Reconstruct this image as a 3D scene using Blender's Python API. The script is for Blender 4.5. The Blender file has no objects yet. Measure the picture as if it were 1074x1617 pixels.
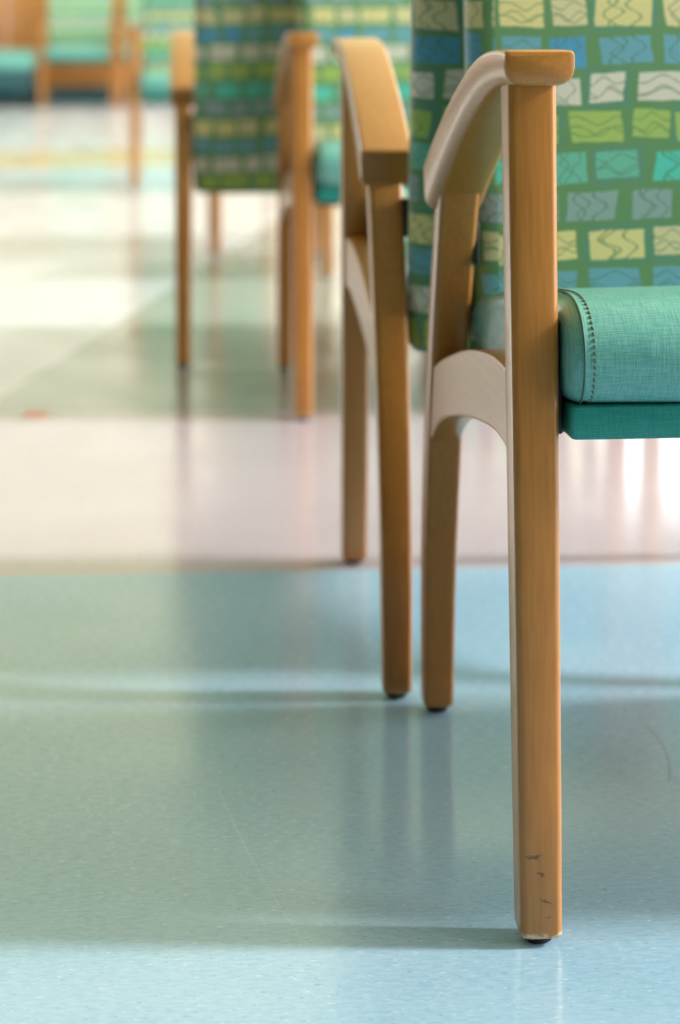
import bpy, math, random
from mathutils import Vector, Matrix
random.seed(7)
scene = bpy.context.scene
C = scene.collection

# ------------------------------------------------------------------ camera
FPX, HOR, CAMH, VPX = 3516.0, 30.0, 0.68, 285.0     # focal length in px, horizon row, eye height, row vanishing point
YAW = math.atan((537.0 - VPX) / FPX)
SY, CY = math.sin(YAW), math.cos(YAW)
cam_d = bpy.data.cameras.new('camera')
cam = bpy.data.objects.new('camera', cam_d); C.objects.link(cam)
cam.location = (0, 0, CAMH)
cam.rotation_euler = (math.pi / 2, 0, -YAW)
cam_d.sensor_fit = 'VERTICAL'; cam_d.sensor_height = 36.0; cam_d.sensor_width = 24.0
cam_d.lens = FPX / 1617 * 36.0
cam_d.shift_y = (HOR - 808.5) / 1617.0
cam_d.clip_start = 0.05; cam_d.clip_end = 200
cam_d.dof.use_dof = True
cam_d.dof.focus_distance = 1.66
cam_d.dof.aperture_fstop = 5.0
scene.camera = cam

def ground(px, py, z=0.0):
    """world x, y of the point at height z seen at a pixel"""
    d = FPX * (CAMH - z) / (py - HOR)
    r = (px - 537.0) * d / FPX
    return Vector((d * SY + r * CY, d * CY - r * SY))

# ------------------------------------------------------------------ world, sun, exposure
SKY, SUN, EXPOSURE = 5.4, 4.0, 0.2
w = bpy.data.worlds.new('sky'); scene.world = w; w.use_nodes = True
bg = w.node_tree.nodes['Background']
bg.inputs['Color'].default_value = (0.97, 0.985, 1.0, 1); bg.inputs['Strength'].default_value = SKY
sun_d = bpy.data.lights.new('sun', 'SUN'); sun_d.energy = SUN; sun_d.angle = math.radians(6.0); sun_d.color = (1.0, 0.98, 0.97)
sun = bpy.data.objects.new('sun', sun_d); C.objects.link(sun)
sun.rotation_euler = Vector((-math.cos(math.radians(31)), 0.04, -math.sin(math.radians(31)))).to_track_quat('-Z', 'Y').to_euler()
sun.location = (8, 3, 6)
vs = scene.view_settings
vs.view_transform = 'Standard'; vs.look = 'None'; vs.gamma = 1.0; vs.use_curve_mapping = False; vs.exposure = EXPOSURE

# ------------------------------------------------------------------ node helpers
class NT:
    def __init__(self, name):
        self.mat = bpy.data.materials.new(name); self.mat.use_nodes = True
        self.t = self.mat.node_tree; self.b = self.t.nodes['Principled BSDF']
    def n(self, kind, **kw):
        x = self.t.nodes.new(kind)
        for k, v in kw.items(): setattr(x, k, v)
        return x
    def put(self, sock, v):
        if isinstance(v, bpy.types.NodeSocket): self.t.links.new(v, sock)
        else: sock.default_value = v
    def m(self, op, a, b=0.0, c=0.0, clamp=False):
        x = self.n('ShaderNodeMath', operation=op); x.use_clamp = clamp
        self.put(x.inputs[0], a); self.put(x.inputs[1], b)
        if op in ('MULTIPLY_ADD', 'WRAP', 'SMOOTH_MIN', 'COMPARE'): self.put(x.inputs[2], c)
        return x.outputs[0]
    def smooth(self, v, lo, hi, a=0.0, b=1.0):
        x = self.n('ShaderNodeMapRange', interpolation_type='SMOOTHSTEP')
        self.put(x.inputs[0], v)
        for i, q in enumerate((lo, hi, a, b)): self.put(x.inputs[i + 1], q)
        return x.outputs[0]
    def mix(self, f, a, b, mode='MIX'):
        x = self.n('ShaderNodeMix', data_type='RGBA', blend_type=mode)
        self.put(x.inputs[0], f); self.put(x.inputs[6], a); self.put(x.inputs[7], b)
        return x.outputs[2]
    def xyz(self, a, b, c=0.0):
        x = self.n('ShaderNodeCombineXYZ')
        for i, q in enumerate((a, b, c)): self.put(x.inputs[i], q)
        return x.outputs[0]
    def sep(self, v):
        x = self.n('ShaderNodeSeparateXYZ'); self.put(x.inputs[0], v); return x.outputs
    def coord(self, which): return self.n('ShaderNodeTexCoord').outputs[which]
    def noise(self, vec, scale, detail=2.0, rough=0.5, out='Fac'):
        x = self.n('ShaderNodeTexNoise'); self.put(x.inputs['Vector'], vec)
        x.inputs['Scale'].default_value = scale; x.inputs['Detail'].default_value = detail; x.inputs['Roughness'].default_value = rough
        return x.outputs[out]
    def white(self, vec):
        x = self.n('ShaderNodeTexWhiteNoise', noise_dimensions='3D'); self.put(x.inputs['Vector'], vec); return x.outputs
    def mapping(self, vec, scale=(1, 1, 1), loc=(0, 0, 0)):
        x = self.n('ShaderNodeMapping'); self.put(x.inputs[0], vec)
        x.inputs['Scale'].default_value = scale; x.inputs['Location'].default_value = loc
        return x.outputs[0]
    def ramp(self, f, stops, mode='LINEAR'):
        x = self.n('ShaderNodeValToRGB'); x.color_ramp.interpolation = mode
        e = x.color_ramp.elements
        while len(e) < len(stops): e.new(0.5)
        for q, (p, c) in zip(e, stops): q.position = p; q.color = c
        self.put(x.inputs[0], f); return x.outputs[0]
    def bump(self, h, strength, dist):
        x = self.n('ShaderNodeBump'); self.put(x.inputs['Height'], h)
        x.inputs['Strength'].default_value = strength; x.inputs['Distance'].default_value = dist
        self.put(self.b.inputs['Normal'], x.outputs[0])
    def set(self, **kw):
        for k, v in kw.items(): self.put(self.b.inputs[k.replace('_', ' ')], v)
        return self.mat

def srgb(r, g, b):
    f = lambda c: (c / 255) / 12.92 if c / 255 <= 0.04045 else ((c / 255 + 0.055) / 1.055) ** 2.4
    return (f(r), f(g), f(b), 1.0)

def plain(name, col, rough=0.5, **kw):
    t = NT(name); return t.set(Base_Color=col, Roughness=rough, **kw)

def wood_material(name, scuffs=False, grain='z'):
    t = NT(name)
    o = t.coord('Object')
    lay = lambda a, l: (a, l, a) if grain == 'y' else (a, a, l)
    g = t.noise(t.mapping(o, lay(330, 5)), 1.0, 3, 0.5)
    fine = t.noise(t.mapping(o, lay(1500, 60)), 1.0, 2, 0.5)
    cloud = t.noise(t.mapping(o, (9, 9, 5)), 1.0, 2, 0.5)
    col = t.ramp(g, [(0.28, srgb(164, 106, 42)), (0.5, srgb(174, 114, 48)), (0.72, srgb(182, 122, 56))])
    col = t.mix(t.m('MULTIPLY', fine, 0.22), col, srgb(150, 90, 32), 'MIX')
    col = t.mix(t.smooth(cloud, 0.42, 0.7, 0, 0.2), col, srgb(192, 130, 60), 'MIX')
    if scuffs:
        s = t.sep(o); x, y, z = s[0], s[1], s[2]
        wob = t.m('MULTIPLY', t.m('SUBTRACT', t.noise(o, 420, 3), 0.5), 0.006)
        tot = None
        for cx, cz, rx, rz, tilt in ((-0.006, 0.066, 0.0062, 0.0014, 0.08), (-0.001, 0.0535, 0.0034, 0.0009, -0.35), (0.003, 0.034, 0.0060, 0.0008, -0.4), (0.004, 0.0225, 0.003, 0.0005, 0.0)):
            dx = t.m('SUBTRACT', x, SCX + cx); dz = t.m('ADD', t.m('SUBTRACT', z, cz), wob)
            dz = t.m('SUBTRACT', dz, t.m('MULTIPLY', dx, tilt))
            r = t.m('ADD', t.m('POWER', t.m('ABSOLUTE', t.m('DIVIDE', dx, rx)), 2), t.m('POWER', t.m('ABSOLUTE', t.m('DIVIDE', dz, rz)), 2))
            k = t.smooth(r, 0.3, 1.3, 1, 0)
            tot = k if tot is None else t.m('MAXIMUM', tot, k)
        tot = t.m('MULTIPLY', tot, t.smooth(y, -0.286, -0.282, 0.7, 0.0))
        col = t.mix(tot, col, srgb(60, 45, 35))
        chip = t.m('MULTIPLY', t.smooth(z, 0.009, 0.0125, 1, 0), t.smooth(t.noise(o, 240, 2), 0.35, 0.55))
        col = t.mix(t.m('MULTIPLY', chip, 0.8), col, srgb(232, 200, 160))
    t.bump(fine, 0.06, 0.0004)
    return t.set(Base_Color=col, Roughness=0.34, Coat_Weight=0.32, Coat_Roughness=0.16)
SCX = -0.27

def brick_fabric(name, gutter, tone=1.0, plainish=0.0):
    """woven upholstery printed with rows of small uneven blocks, each scribbled with wavy lines"""
    t = NT(name)
    u, v, _ = t.sep(t.coord('UV'))
    nz = t.sep(t.noise(t.xyz(u, v, 0), 55, 2, 0.5, 'Color'))
    fz = t.sep(t.noise(t.xyz(u, v, 3), 420, 2, 0.5, 'Color'))
    uu = t.m('ADD', u, t.m('ADD', t.m('MULTIPLY', t.m('SUBTRACT', nz[0], 0.5), 0.004), t.m('MULTIPLY', t.m('SUBTRACT', fz[0], 0.5), 0.0016)))
    vv = t.m('ADD', v, t.m('ADD', t.m('MULTIPLY', t.m('SUBTRACT', nz[1], 0.5), 0.003), t.m('MULTIPLY', t.m('SUBTRACT', fz[1], 0.5), 0.0016)))
    swell = t.m('MULTIPLY', t.m('SINE', t.m('MULTIPLY', u, 23.0)), 0.0022)
    rc = t.m('DIVIDE', t.m('SUBTRACT', t.m('ADD', vv, swell), 0.4117), 0.0367)
    row = t.m('FLOOR', rc)
    rr = t.white(t.xyz(row, 3.7, 0))[0]
    cc0 = t.m('ADD', t.m('DIVIDE', uu, 0.0515), t.m('MULTIPLY', rr, 7.0))
    cc0 = t.m('ADD', cc0, t.m('MULTIPLY', t.m('SINE', t.m('ADD', t.m('MULTIPLY', cc0, 2.3), t.m('MULTIPLY', row, 1.7))), 0.12))
    colm = t.m('FLOOR', cc0)
    w1 = t.white(t.xyz(colm, row, 1.0)); w2 = t.white(t.xyz(colm, row, 5.0))
    ra, rb, rc3 = t.sep(w1[1]); rd, re, rf = t.sep(w2[1])
    a = t.m('SUBTRACT', t.m('SUBTRACT', cc0, colm), 0.5)
    b = t.m('SUBTRACT', t.m('SUBTRACT', rc, row), 0.5)
    b = t.m('ADD', b, t.m('MULTIPLY', a, t.m('MULTIPLY', t.m('SUBTRACT', ra, 0.5), 0.18)))
    b = t.m('ADD', b, t.m('MULTIPLY', t.m('SUBTRACT', rb, 0.5), 0.12))
    a2 = t.m('ADD', a, t.m('MULTIPLY', b, t.m('MULTIPLY', t.m('SUBTRACT', rc3, 0.5), 0.2)))
    ha = t.m('ADD', 0.355, t.m('MULTIPLY', rd, 0.07)); hb = t.m('ADD', 0.335, t.m('MULTIPLY', re, 0.07))
    ma = t.smooth(t.m('SUBTRACT', t.m('ABSOLUTE', a2), ha), -0.012, 0.018, 1, 0)
    mb = t.smooth(t.m('SUBTRACT', t.m('ABSOLUTE', b), hb), -0.015, 0.025, 1, 0)
    mask = t.m('MULTIPLY', ma, mb)
    idx = t.m('DIVIDE', t.m('ADD', t.m('FLOORED_MODULO', row, 6.0), 0.5), 6.0)
    cols = [srgb(104, 166, 188), srgb(218, 208, 164), srgb(136, 166, 168), srgb(104, 186, 168), srgb(166, 192, 102), srgb(218, 214, 200)]
    alt = [srgb(72, 154, 200), srgb(226, 214, 150), srgb(140, 160, 178), srgb(80, 200, 186), srgb(160, 190, 84), srgb(220, 214, 206)]
    c1 = t.ramp(idx, [(i / 6, c) for i, c in enumerate(cols)], 'CONSTANT')
    c2 = t.ramp(idx, [(i / 6, c) for i, c in enumerate(alt)], 'CONSTANT')
    cell = t.mix(t.smooth(rf, 0.55, 0.75), c1, c2)
    cell = t.mix(t.m('MULTIPLY', rd, 0.12), cell, srgb(120, 170, 120))
    gut = t.mix(t.noise(t.mapping(t.xyz(u, v, 0), (26, 40, 1)), 1.0, 2), gutter, srgb(96, 140, 84))
    gut = t.mix(t.smooth(t.white(t.xyz(colm, row, 9))[0], 0.7, 0.72, 0, 0.35), gut, srgb(78, 140, 140))
    # scribbles
    swap = t.m('GREATER_THAN', rb, 0.5)
    p = t.m('ADD', t.m('MULTIPLY', a, t.m('SUBTRACT', 1.0, swap)), t.m('MULTIPLY', b, swap))
    q = t.m('ADD', t.m('MULTIPLY', b, t.m('SUBTRACT', 1.0, swap)), t.m('MULTIPLY', a, swap))
    line = None
    for k, (off, amp, fr) in enumerate(((-0.16, 0.09, 7.5), (-0.1, 0.1, 9.0), (0.16, 0.085, 8.2))):
        ph = t.m('MULTIPLY', (ra, rc3, re)[k], 6.28)
        wv = t.m('ADD', t.m('MULTIPLY', t.m('SINE', t.m('ADD', t.m('MULTIPLY', p, fr), ph)), amp), t.m('MULTIPLY', t.m('SINE', t.m('ADD', t.m('MULTIPLY', p, fr * 1.7), ph)), 0.03))
        d = t.m('ABSOLUTE', t.m('SUBTRACT', t.m('SUBTRACT', q, off), wv))
        l = t.smooth(d, 0.008, 0.03, 1, 0)
        line = l if line is None else t.m('MAXIMUM', line, l)
    cell = t.mix(t.m('MULTIPLY', line, 0.75), cell, srgb(84, 128, 92))
    col = t.mix(mask, gut, cell)
    if plainish: col = t.mix(plainish, col, srgb(198, 204, 150))
    rib = t.m('SINE', t.m('MULTIPLY', v, 2600.0))
    weave = t.m('ADD', t.m('MULTIPLY', rib, 0.5), t.noise(t.mapping(t.xyz(u, v, 0), (300, 1800, 1)), 1.0, 2))
    t.bump(weave, 0.25, 0.0006)
    return t.set(Base_Color=col, Roughness=0.62, Specular_IOR_Level=0.4, Sheen_Weight=0.45, Sheen_Roughness=0.4)

def vinyl_material(name, c0, c1, rough=0.36):
    t = NT(name)
    o = t.coord('Object')
    a = t.noise(t.mapping(o, (1700, 60, 90)), 1.0, 2); b = t.noise(t.mapping(o, (60, 1600, 2000)), 1.0, 2)
    wv = t.m('ADD', t.m('MULTIPLY', a, 0.5), t.m('MULTIPLY', b, 0.5))
    col = t.mix(t.smooth(wv, 0.36, 0.64), c0, c1)
    t.bump(t.m('ADD', wv, t.m('MULTIPLY', t.noise(o, 900, 2), 0.35)), 0.22, 0.0008)
    return t.set(Base_Color=col, Roughness=t.smooth(wv, 0.3, 0.7, rough + 0.06, rough - 0.04), Specular_IOR_Level=0.55)

def floor_material(name, base, fleck_l, fleck_d, marks=False):
    t = NT(name)
    o = t.coord('Object'); x, y, z = t.sep(o)
    cloud = t.noise(o, 3.0, 3)
    marble = t.noise(t.mapping(o, (90, 230, 1)), 1.0, 4, 0.65)
    f1 = t.noise(t.mapping(o, (120, 250, 1)), 1.0, 2); f2 = t.noise(t.mapping(o, (150, 300, 1), (3, 5, 0)), 1.0, 2)
    col = t.mix(t.smooth(marble, 0.3, 0.7, 0.0, 0.6), base, fleck_d)
    col = t.mix(t.smooth(cloud, 0.35, 0.7, 0.0, 0.14), col, fleck_l)
    col = t.mix(t.smooth(f1, 0.63, 0.73, 0, 0.5), col, fleck_l)
    col = t.mix(t.smooth(f2, 0.64, 0.74, 0, 0.45), col, srgb(90, 120, 130))
    if marks:
        def streak(p0, p1, wd, bend, strength, c, cur):
            d = p1 - p0; L = d.length; d = d / L
            dx = t.m('SUBTRACT', x, p0.x); dy = t.m('SUBTRACT', y, p0.y)
            s = t.m('ADD', t.m('MULTIPLY', dx, d.x / L), t.m('MULTIPLY', dy, d.y / L))
            q = t.m('ADD', t.m('MULTIPLY', dx, -d.y), t.m('MULTIPLY', dy, d.x))
            arc = t.m('MULTIPLY', t.m('MULTIPLY', s, t.m('SUBTRACT', 1.0, s)), 4 * bend)
            k = t.smooth(t.m('ABSOLUTE', t.m('SUBTRACT', q, arc)), wd * 0.3, wd, strength, 0)
            k = t.m('MULTIPLY', k, t.m('MULTIPLY', t.smooth(s, 0.0, 0.1), t.smooth(s, 0.9, 1.0, 1, 0)))
            return t.mix(k, cur, c)
        col = streak(ground(1018, 1143), ground(1054, 1240), 0.0016, 0.01, 0.35, srgb(70, 105, 105), col)
        col = streak(ground(340, 1230), ground(492, 1505), 0.0009, -0.006, 0.16, srgb(225, 235, 225), col)
        col = streak(ground(610, 1290), ground(560, 1400), 0.0006, 0.004, 0.1, srgb(225, 235, 225), col)
        col = streak(ground(160, 1180), ground(175, 1330), 0.0006, 0.004, 0.1, srgb(225, 235, 225), col)
    smear = t.noise(t.mapping(o, (7, 4, 1)), 1.0, 3)
    t.bump(t.noise(o, 160, 2), 0.03, 0.001)
    return t.set(Base_Color=col, Roughness=t.smooth(smear, 0.3, 0.7, 0.13, 0.21), Specular_IOR_Level=0.5)

M = {}
M['wood'] = wood_material('honey_maple')
M['wood_rail'] = wood_material('honey_maple_lengthwise', grain='y')
M['wood_scuffed'] = wood_material('honey_maple_scuffed', True)
M['fabric'] = brick_fabric('block_print_fabric', srgb(98, 146, 110))
M['vinyl'] = vinyl_material('teal_vinyl', srgb(76, 149, 141), srgb(120, 181, 171), 0.31)
M['border'] = vinyl_material('deep_teal_vinyl', srgb(14, 124, 116), srgb(34, 146, 136), 0.42)
M['thread'] = plain('dark_thread', srgb(92, 92, 70), 0.7)
M['seam'] = plain('seam_welt', srgb(52, 92, 76), 0.6)
M['black'] = plain('black_plastic', srgb(22, 26, 26), 0.45)
M['rubber'] = plain('rubber_glide', srgb(20, 22, 22), 0.6)
M['blue'] = floor_material('blue_linoleum', srgb(156, 188, 210), srgb(214, 226, 230), srgb(122, 164, 190), True)
M['lilac'] = floor_material('lilac_linoleum', srgb(184, 173, 181), srgb(208, 200, 206), srgb(168, 155, 165))
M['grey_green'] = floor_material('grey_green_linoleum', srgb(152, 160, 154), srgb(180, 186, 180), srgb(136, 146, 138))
M['pale'] = floor_material('pale_linoleum', srgb(190, 195, 202), srgb(206, 209, 214), srgb(180, 184, 190))
M['shade_blue'] = floor_material('shade_blue_linoleum', srgb(158, 190, 206), srgb(208, 226, 230), srgb(140, 176, 190))
M['olive'] = floor_material('tan_linoleum', srgb(186, 176, 138), srgb(210, 204, 176), srgb(170, 160, 120))
M['white_wall'] = plain('white_paint', srgb(232, 226, 216), 0.7)
M['ceiling'] = plain('ceiling_paint', srgb(206, 205, 160), 0.8)
M['side_wall'] = plain('beige_paint', srgb(140, 116, 90), 0.7)
M['rear_wall'] = plain('brown_paint', srgb(84, 66, 50), 0.7)
M['base'] = plain('dark_teal_vinyl_base', srgb(20, 74, 80), 0.5)
M['frame'] = plain('grey_metal', srgb(150, 152, 152), 0.4)
M['panel'] = wood_material('brown_wood_panel')
M['red'] = plain('pinkish_red_dot', srgb(236, 120, 108), 0.5)
M['slab'] = plain('screed', srgb(150, 150, 148), 0.8)

# ------------------------------------------------------------------ mesh helpers
def link_mesh(name, verts, faces, mat, parent=None, uvs=None, angle=35):
    me = bpy.data.meshes.new(name)
    me.from_pydata([tuple(v) for v in verts], [], faces); me.update()
    if uvs:
        lay = me.uv_layers.new(name='UVMap')
        for f, poly in zip(uvs, me.polygons):
            for k, li in enumerate(poly.loop_indices): lay.data[li].uv = f[k]
    for p in me.polygons: p.use_smooth = True
    me.set_sharp_from_angle(angle=math.radians(angle))
    me.materials.append(mat)
    o = bpy.data.objects.new(name, me); C.objects.link(o)
    if parent: o.parent = parent
    return o

def rrect(hx, hy, r, n=4, rb=None):
    """rounded rectangle outline, counter-clockwise; rb = radius of the two lower corners"""
    rb = r if rb is None else rb
    pts = []
    for cx, cy, a0, q in ((hx - r, hy - r, 0, r), (-hx + r, hy - r, 90, r), (-hx + rb, -hy + rb, 180, rb), (hx - rb, -hy + rb, 270, rb)):
        for i in range(n + 1):
            a = math.radians(a0 + 90 * i / n); pts.append((cx + q * math.cos(a), cy + q * math.sin(a)))
    return pts

def loft(rings, closed_ends=True):
    n = len(rings[0]); v = [p for r in rings for p in r]; f = []
    for i in range(len(rings) - 1):
        for k in range(n):
            f.append((i * n + k, i * n + (k + 1) % n, (i + 1) * n + (k + 1) % n, (i + 1) * n + k))
    if closed_ends:
        f.append(tuple(range(n))[::-1]); f.append(tuple((len(rings) - 1) * n + k for k in range(n)))
    return v, f

def box(name, x0, x1, y0, y1, z0, z1, mat, parent=None, bev=0.0):
    cx, cy = (x0 + x1) / 2, (y0 + y1) / 2; hx, hy = (x1 - x0) / 2, (y1 - y0) / 2
    if bev <= 0:
        v = [(x, y, z) for z in (z0, z1) for x, y in ((x0, y0), (x1, y0), (x1, y1), (x0, y1))]
        return link_mesh(name, v, [(3, 2, 1, 0), (4, 5, 6, 7), (0, 1, 5, 4), (1, 2, 6, 5), (2, 3, 7, 6), (3, 0, 4, 7)], mat, parent)
    rings = []
    for z, ins in ((z0, bev), (z0 + bev * .3, bev * .3), (z0 + bev, 0), (z1 - bev, 0), (z1 - bev * .3, bev * .3), (z1, bev)):
        rings.append([(cx + a, cy + b, z) for a, b in rrect(hx - ins, hy - ins, max(bev - ins * .5, .0005), 3)])
    return link_mesh(name, *loft(rings), mat, parent)

def empty(name, loc=(0, 0, 0), rz=0.0):
    o = bpy.data.objects.new(name, None); C.objects.link(o); o.location = loc; o.rotation_euler = (0, 0, rz)
    o.empty_display_size = 0.1
    return o

def tag(o, label=None, cat=None, group=None, kind=None):
    for k, v in (('label', label), ('category', cat), ('group', group), ('kind', kind)):
        if v: o[k] = v
    return o

def interp(pts, t):
    for (a, *va), (b, *vb) in zip(pts, pts[1:]):
        if t <= b or b == pts[-1][0]:
            s = (t - a) / (b - a); return [p + (q - p) * s for p, q in zip(va, vb)]

def cat_rom(pts, n=6):
    out = []; P = [pts[0]] + list(pts) + [pts[-1]]
    for i in range(1, len(P) - 2):
        for k in range(n):
            t = k / n; a, b, c, d = P[i - 1], P[i], P[i + 1], P[i + 2]
            out.append(tuple(0.5 * (2 * b[j] + (c[j] - a[j]) * t + (2 * a[j] - 5 * b[j] + 4 * c[j] - d[j]) * t * t + (3 * b[j] - a[j] - 3 * c[j] + d[j]) * t ** 3) for j in range(len(b))))
    out.append(tuple(pts[-1])); return out

def tube(path, r, n=6):
    rings = []
    for i, p in enumerate(path):
        p = Vector(p); a = Vector(path[max(i - 1, 0)]); b = Vector(path[min(i + 1, len(path) - 1)])
        d = (b - a).normalized(); u = d.cross(Vector((1, 0, 0))); u = u.normalized() if u.length > 1e-4 else Vector((0, 1, 0)); w2 = d.cross(u)
        rings.append([tuple(p + u * r * math.cos(2 * math.pi * k / n) + w2 * r * math.sin(2 * math.pi * k / n)) for k in range(n)])
    return loft(rings)

# ------------------------------------------------------------------ the setting
XL, XR, YB, YF, ZC = -5.0, 3.4, -3.0, 18.05, 3.1
floor = tag(box('floor', XL - .2, XR + .2, YB - .2, YF + .2, -0.12, -0.003, M['slab']), 'floor of the waiting room inlaid with coloured linoleum sheets', 'floor', kind='structure')
def sheet(name, poly, mat, label):
    n = len(poly); v = [(x, y, -0.003) for x, y in poly] + [(x, y, 0.0) for x, y in poly]
    f = [tuple(range(n))[::-1], tuple(range(n, 2 * n))] + [(k, (k + 1) % n, n + (k + 1) % n, n + k) for k in range(n)]
    o = link_mesh(name, v, f, mat, floor); o['label'] = label; return o
YA, YM, YD, YE, YG = 2.74, 3.86, 8.78, 10.2, 11.6
d0, d1 = ground(0, 628), ground(275, 452)
sl = (d1.x - d0.x) / (d1.y - d0.y); dx_at = lambda y: d0.x + (y - d0.y) * sl
sheet('floor_sheet', [(XL, YB), (XR, YB), (XR, YA), (XL, YA)], M['blue'], 'light blue flecked linoleum sheet')
sheet('floor_sheet', [(XL, YA), (XR, YA), (XR, YM), (dx_at(YM), YM), (XL, YM)], M['lilac'], 'lilac grey linoleum sheet')
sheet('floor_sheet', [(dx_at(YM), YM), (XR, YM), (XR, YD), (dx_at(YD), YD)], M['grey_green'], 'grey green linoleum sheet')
sheet('floor_sheet', [(XL, YM), (dx_at(YM), YM), (dx_at(YD), YD), (XL, YD)], M['pale'], 'pale cream linoleum sheet with slanting edge')
sheet('floor_sheet', [(XL, YD), (XR, YD), (XR, YE + .9), (XL, YE - 1.0)], M['shade_blue'], 'linoleum strip tinted pale blue for chair shade')  # bluer colour paints in the shade beside the far chair
sheet('floor_sheet', [(XL, YE - 1.0), (XR, YE + .9), (XR, YG + 1.4), (XL, YG - 1.6)], M['olive'], 'tan linoleum strip')
sheet('floor_sheet', [(XL, YG - 1.6), (XR, YG + 1.4), (XR, YF), (XL, YF)], M['pale'], 'far pale linoleum sheet')
tag(box('ceiling', XL - .2, XR + .2, YB - .2, YF + .2, ZC, ZC + .12, M['ceiling']), 'plain white ceiling above the waiting room', 'ceiling', kind='structure')

def wall(name, axis, pos, a0, a1, z0, z1, openings, mat, label, th=0.15):
    """a wall with rectangular openings; axis 'x' = runs along y at x = pos"""
    root = tag(empty(name), label, 'wall', kind='structure')
    cells = sorted({a0, a1, *[q for o in openings for q in o[:2]]}); zz = sorted({z0, z1, *[q for o in openings for q in o[2:]]})
    for p, q in zip(cells, cells[1:]):
        for r, s in zip(zz, zz[1:]):
            if any(o[0] <= p and q <= o[1] and o[2] <= r and s <= o[3] for o in openings): continue
            if axis == 'x': box('wall_section', pos, pos + th, p, q, r, s, mat, root)
            else: box('wall_section', p, q, pos, pos + th, r, s, mat, root)
    return root
wall('wall_right', 'x', XR, YB, YF, 0, ZC, [(-0.6, YF - .3, 0.15, 2.95)], M['white_wall'], 'window wall on the right letting in the daylight')
wall('wall_left', 'x', XL - .15, YB, YF, 0, ZC, [(8.0, YF - 0.6, 0.9, 2.8)], M['side_wall'], 'left wall with a long band of windows')
wall('wall_back', 'y', YB - .15, XL, XR, 0, ZC, [], M['rear_wall'], 'wall behind the viewer')
wf = tag(empty('wall_far'), 'far wall with brown wooden panels and white paint above', 'wall', kind='structure')
box('wall_section', XL, XR, YF, YF + .15, 1.05, ZC, M['white_wall'], wf)
for k in range(7):
    a = XL + (XR - XL) * k / 7; b = XL + (XR - XL) * (k + 1) / 7
    box('panel', a + .004, b - .004, YF - .005, YF + .15, 0, 1.05, M['panel'], wf, .004)
bb = tag(box('baseboard_far', XL, XR, YF - .03, YF, 0.0, 0.13, M['base']), 'dark teal baseboard along the wooden far wall', 'baseboard', kind='structure')

# ------------------------------------------------------------------ the chair
HW = 0.27                                   # half distance between the two arm frames
REAR = [(0.006, .275), (.15, .264), (.30, .228), (.42, .182), (.545, .125)]
def rear_y(z): return interp(REAR, z)[0]

def leg_rings(xc, path, foot_hx=.0155, foot_hy=.0175, top_hx=.0185, top_hy=.0205):
    rings = []; z0, z1 = path[0][1], path[-1][1]
    def ring(y, z, ins):
        s = (z - z0) / (z1 - z0); s = s ** 0.8
        hx, hy = foot_hx + (top_hx - foot_hx) * s - ins, foot_hy + (top_hy - foot_hy) * s - ins
        return [(xc + a, y + b, z) for a, b in rrect(hx, hy, .0055, 4)]
    y, z = path[0]
    rings.append(ring(y, z, .003)); rings.append(ring(y, z + .001, .0013)); 
    for y, z in [(path[0][0], path[0][1] + .0035)] + path[1:]: rings.append(ring(y, z, 0))
    return rings

def arm_mesh(xc):
    prof = cat_rom([(-.284, .657), (-.22, .6565), (-.15, .650), (-.07, .632), (.02, .604), (.10, .574), (.176, .5415)], 7)
    rings = []
    N = len(prof)
    for i, (y, z) in enumerate(prof):
        a, b = prof[max(i - 1, 0)], prof[min(i + 1, N - 1)]
        d = Vector((b[0] - a[0], b[1] - a[1])).normalized(); nrm = Vector((-d.y, d.x))
        s = i / (N - 1); th = .0255 + .019 * s
        c = Vector((y, z)) - nrm * th / 2
        steps = [(0, 0)]
        if i == 0: steps = [(.0042, 0), (.0012, .0012), (0, .0042)]
        if i == N - 1: steps = [(0, -.0042), (.0012, -.0012), (.0042, 0)]
        for ins, sh in steps:
            cc = c + d * sh
            rings.append([(xc + p, cc.x + nrm.x * q, cc.y + nrm.y * q) for p, q in rrect(.0265 + .001 * s - ins, th / 2 - ins, max(.004 - ins * .6, .0012), 4, max(.0125 - ins * .5, .006))])
    return loft([r[::-1] for r in rings])

def rail_mesh(xc):
    top = cat_rom([(-.25, .410), (-.19, .4135), (-.123, .411), (-.003, .3955), (.132, .3675), (.20, .349)], 4)
    bot = cat_rom([(-.25, .344), (-.20, .3535), (-.13, .3530), (.018, .334), (.150, .306), (.225, .272)], 4)
    hw = .0145; rings = []
    for x, ins in ((-hw, .003), (-hw + .0008, .0008), (-hw + .003, 0), (hw - .003, 0), (hw - .0008, .0008), (hw, .003)):
        rings.append([(xc + x, y, z - ins) for y, z in top] + [(xc + x, y, z + ins) for y, z in reversed(bot)])
    v, f = loft([r[::-1] for r in rings], False)
    n, m = len(rings[0]), len(top)
    for ri, fl in ((0, True), (len(rings) - 1, False)):
        for k in range(m - 1):
            q = (ri * n + k, ri * n + k + 1, ri * n + n - 2 - k, ri * n + n - 1 - k)
            f.append(q if fl else q[::-1])
    return v, f

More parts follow.
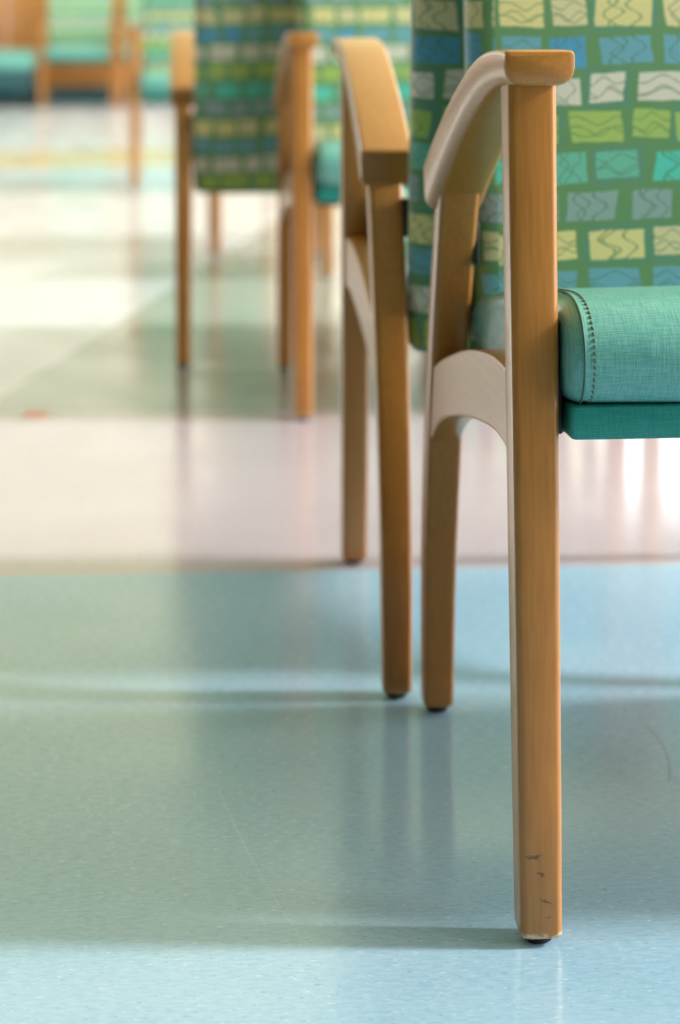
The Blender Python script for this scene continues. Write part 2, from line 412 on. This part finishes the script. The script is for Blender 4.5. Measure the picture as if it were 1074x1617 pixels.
SEAT = cat_rom([(-.262, .393), (-.277, .399), (-.288, .417), (-.289, .437), (-.279, .454), (-.259, .4655), (-.225, .470), (-.16, .4655), (-.02, .449), (.10, .4325), (.17, .421), (.190, .410), (.195, .392), (.186, .370)], 4)
def offset_poly(pts, d):
    out = []; n = len(pts)
    for i, p in enumerate(pts):
        a, b = Vector(pts[i - 1]), Vector(pts[(i + 1) % n]); t = (b - a).normalized(); nr = Vector((t.y, -t.x))
        out.append(Vector(p) + nr * d)
    return out
def seat_ring(x, d):
    body = SEAT + [(.10, .366), (-.15, .380)]
    return [(x, p.x, p.y) for p in offset_poly(body, d)]
SEAT_X = [(-.2490, .0155), (-.2482, .0110), (-.2458, .0060), (-.242, .0022), (-.2375, .0), (-.2345, .0009), (-.229, .0), (-.12, -.0015), (0, -.0025)]
def seat_mesh():
    st = SEAT_X + [(-x, d) for x, d in reversed(SEAT_X[:-1])]
    rings = [seat_ring(x, d) for x, d in st]
    mid = lambda r, x: [(x, max(-.262, min(.160, y)), .432 - .0385 * (max(-.262, min(.160, y)) + .262) / .422) for _, y, _z in r]
    rings = [mid(rings[0], st[0][0] - .0004)] + rings + [mid(rings[-1], st[-1][0] + .0004)]
    return loft(rings, False)

def back_mesh():
    hw, th, r = .250, .060, .024
    out = rrect(hw, th / 2, r, 7)            # in (x, y), y < 0 is the front
    n = len(out)
    # densify long sides
    pts = []
    for i in range(n):
        a, b = Vector(out[i]), Vector(out[(i + 1) % n]); k = max(1, int((b - a).length / .03))
        for j in range(k): pts.append(a.lerp(b, j / k))
    # arc length measured from the front centre both ways
    m = len(pts); start = min(range(m), key=lambda i: abs(pts[i].x + hw - r - .0) + (0 if pts[i].y < 0 else 9) + 0)
    per = [0.0]
    order = [(start + i) % m for i in range(m + 1)]
    for i in range(m): per.append(per[-1] + (pts[order[i + 1]] - pts[order[i]]).length)
    rings = []; vs_ = []
    zs = [(.332, .016), (.335, .007), (.342, .0015), (.352, 0)] + [(.352 + (.868 - .352) * i / 12, 0) for i in range(1, 13)] + [(.880, .0045), (.887, .012), (.890, .021)]
    for z, ins in zs:
        yc = .165 + .115 * (z - .42) + th / 2
        crown = .004 * math.sin(math.pi * max(0, min(1, (z - .34) / .54)))
        ring = []
        for i in order:
            p = pts[i]; sx = 1 - ins / hw; sy = 1 - ins / (th / 2) * .9
            bul = crown * (1 - (p.x / hw) ** 2)
            ring.append((p.x * sx, yc + (p.y + (bul if p.y > 0 else -bul)) * sy, z))
        rings.append(ring); vs_.append(z)
    N = m + 1; v = [p for rr in rings for p in rr]; f = []; uv = []
    u0 = -hw + r
    for i in range(len(rings) - 1):
        for k in range(m):
            f.append((i * N + k, i * N + k + 1, (i + 1) * N + k + 1, (i + 1) * N + k))
            uv.append([(u0 + per[k], vs_[i]), (u0 + per[k + 1], vs_[i]), (u0 + per[k + 1], vs_[i + 1]), (u0 + per[k], vs_[i + 1])])
    for ri, fl in ((0, True), (len(rings) - 1, False)):
        q = [ri * N + k for k in range(m)]; q = q[::-1] if fl else q
        f.append(tuple(q)); uv.append([(v[i][0], vs_[ri] + v[i][1]) for i in q])
    return v, f, uv

def make_chair():
    root = empty('waiting_chair')
    for s in (-1, 1):
        x = s * HW
        path = [(-.275 + .042 * ((z - .006) / .626), z) for z in [.006, .1, .2, .3, .4, .5, .6, .634]]
        lf = link_mesh('leg', *loft(leg_rings(x, path)), M['wood'], root)
        lf['front'] = 1 if s < 0 else 0
        zz = [.006 + (.545 - .006) * i / 12 for i in range(13)]
        sm = cat_rom([(y, z) for z, y in REAR], 4)
        lr = link_mesh('leg', *loft(leg_rings(x, sm, .0145, .0165, .0185, .0195)), M['wood'], root)
        for lg, y in ((lf, -.275), (lr, .275)):
            rings = [[(x + r * math.cos(k * math.pi / 8), y + r * math.sin(k * math.pi / 8), z) for k in range(16)] for r, z in ((.0085, 0), (.0105, .0015), (.011, .004), (.011, .0065))]
            link_mesh('glide', *loft(rings), M['rubber'], lg)
        link_mesh('armrest', *arm_mesh(x), M['wood_rail'], root)
        link_mesh('side_rail', *rail_mesh(x), M['wood_rail'], root)
        i0, i1 = s * .2535, s * .2465
        for y0, y1, z0, z1 in ((-.250, -.215, .368, .452), (.142, .185, .452, .492)):
            w0, w1 = (i0, i1) if y0 < 0 else (s * .2535, s * .2485)
            box('bracket', min(w0, w1), max(w0, w1), y0, y1, z0, z1, M['black'], root, .0015)
    seat = link_mesh('seat_cushion', *seat_mesh(), M['vinyl'], root, None, 60)
    # welt and stitches follow the cushion profile at both ends
    for s in (-1, 1):
        k0, k1 = 1, len(SEAT) - 18
        link_mesh('piping', *tube([(s * .2378, *p) for p in [tuple(q) for q in offset_poly(SEAT, -.0004)][k0:k1]], .0008, 6), M['seam'], seat)
        sv, sf = [], []
        P = [tuple(q) for q in offset_poly(SEAT, -.0003)][k0:k1]
        acc = 0
        for a, b in zip(P, P[1:]):
            L = math.dist(a, b); nst = max(1, round(L / .0052))
            for j in range(nst):
                p = [a[q] + (b[q] - a[q]) * (j + .15) / nst for q in (0, 1)]; e = [a[q] + (b[q] - a[q]) * (j + .72) / nst for q in (0, 1)]
                v, f = tube([(s * .2300, *p), (s * .2308, *e)], .00055, 5); o = len(sv)
                sv += v; sf += [tuple(i + o for i in q) for q in f]
        st = link_mesh('stitching', sv, sf, M['thread'], seat); st['kind'] = 'stuff'
    bd = box('seat_border', -.2455, .2455, -.276, -.16, .368, .3932, M['border'], root, .0035)
    bd['label'] = 'deep teal band under the cushion front'
    box('seat_pan', -.236, .236, -.16, .165, .352, .3690, M['black'], root, .004)
    v, f, uv = back_mesh()
    bk = link_mesh('backrest', v, f, M['fabric'], root, uv, 60)
    bk['label'] = 'green fabric printed with coloured blocks'
    return root

def copy_tree(o, parent=None):
    c = o.copy(); C.objects.link(c); c.parent = parent
    for ch in list(o.children): copy_tree(ch, c)
    return c

proto = make_chair(); used = [False]
def place(front, back, label, side=-1):
    """front / back: floor points of the two feet of the arm frame that shows; side: which local side that frame is"""
    if not used[0]: o = proto; used[0] = True
    else: o = copy_tree(proto)
    ax = (back - front).normalized(); mid = (front + back) / 2
    px = Vector((ax.y, -ax.x))                      # local +x in the world
    ctr = mid - px * side * HW
    o.location = (ctr.x, ctr.y, 0); o.rotation_euler = (0, 0, math.atan2(ax.y, ax.x) - math.pi / 2)
    tag(o, label, 'chair', 'green and teal waiting room chairs')
    return o
def facing(px, py, label, turn=0.0):
    f = ground(px, py); return place(f, f + Vector((math.sin(math.radians(-turn)), math.cos(math.radians(turn)))) * .55, label, -1)
def away(px, py, label, turn=0.0):
    b = ground(px, py); return place(b + Vector((math.sin(math.radians(-turn)), math.cos(math.radians(turn)))) * .55, b, label, 1)

c1 = facing(850, 1483, 'large wooden armchair nearest the viewer with teal seat and scuffed front leg', 1.2)
for ch in c1.children:
    if ch.name.startswith('leg') and ch.get('front'):
        proto_leg = ch.data; ch.data = ch.data.copy(); ch.data.materials[0] = M['wood_scuffed']
c2 = away(626, 1099, 'wooden armchair seen from behind, back to back with the nearest chair')
c3 = facing(479, 662, 'blurred armchair facing the viewer whose front leg stands just left of the middle', 0.6)
c4 = away(290, 579, 'blurred armchair with dark green block-print back turned to the viewer')
facing(517, 440, 'blurred far armchair mostly hidden behind the chairs in the middle', 0.0)
away(341, 402, 'blurred far armchair whose rear leg shows below the dark green backrest', 0.0)
facing(212, 301, 'blurred sunlit orange armchair left of the dark green backrest, pale teal seat')
facing(66, 171, 'far armchair with pale green back against the brown wall, beside the teal bench')
facing(191, 171, 'far armchair against the brown wall, partly hidden behind the sunlit orange chair leg')
def beside(o, label, dx=0.60):
    c = copy_tree(o); c.location.x += dx; c['label'] = label
    for ch in c.children:
        if ch.data and ch.data.materials[0] == M['wood_scuffed']: ch.data = proto_leg
    return c
beside(c1, 'armchair standing right beside the nearest chair, beyond the right edge')
beside(c3, 'armchair hidden behind the nearest chair, facing the viewer')
beside(c4, 'armchair hidden behind the nearest chair, turned away')
for o in [o for o in bpy.data.objects if 'front' in o.keys()]: del o['front']

# ------------------------------------------------------------------ teal bench at the far wall
bx1 = ground(54, 171).x; by0 = ground(54, 171).y
bench = tag(empty('bench', (bx1 - .6, by0 + .3, 0)), 'teal upholstered backless bench against the brown far wall at the left', 'bench')
box('cushion', -.6, .6, -.3, .3, .29, .44, M['vinyl'], bench, .03)
box('plinth', -.58, .58, -.27, .28, .13, .29, M['base'], bench, .006)
for sx in (-1, 1):
    for sy in (-1, 1): box('leg', sx * .54 - .02, sx * .54 + .02, sy * .23 - .02, sy * .23 + .02, 0, .13, M['black'], bench, .003)

# ------------------------------------------------------------------ flat disc for a small red spot on the floor
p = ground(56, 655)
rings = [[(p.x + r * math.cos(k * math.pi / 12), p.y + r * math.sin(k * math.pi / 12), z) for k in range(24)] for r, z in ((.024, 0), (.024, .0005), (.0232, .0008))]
tag(link_mesh('floor_red_spot', *loft(rings), M['red']), 'small pinkish red round spot on the floor at the left', 'sticker')
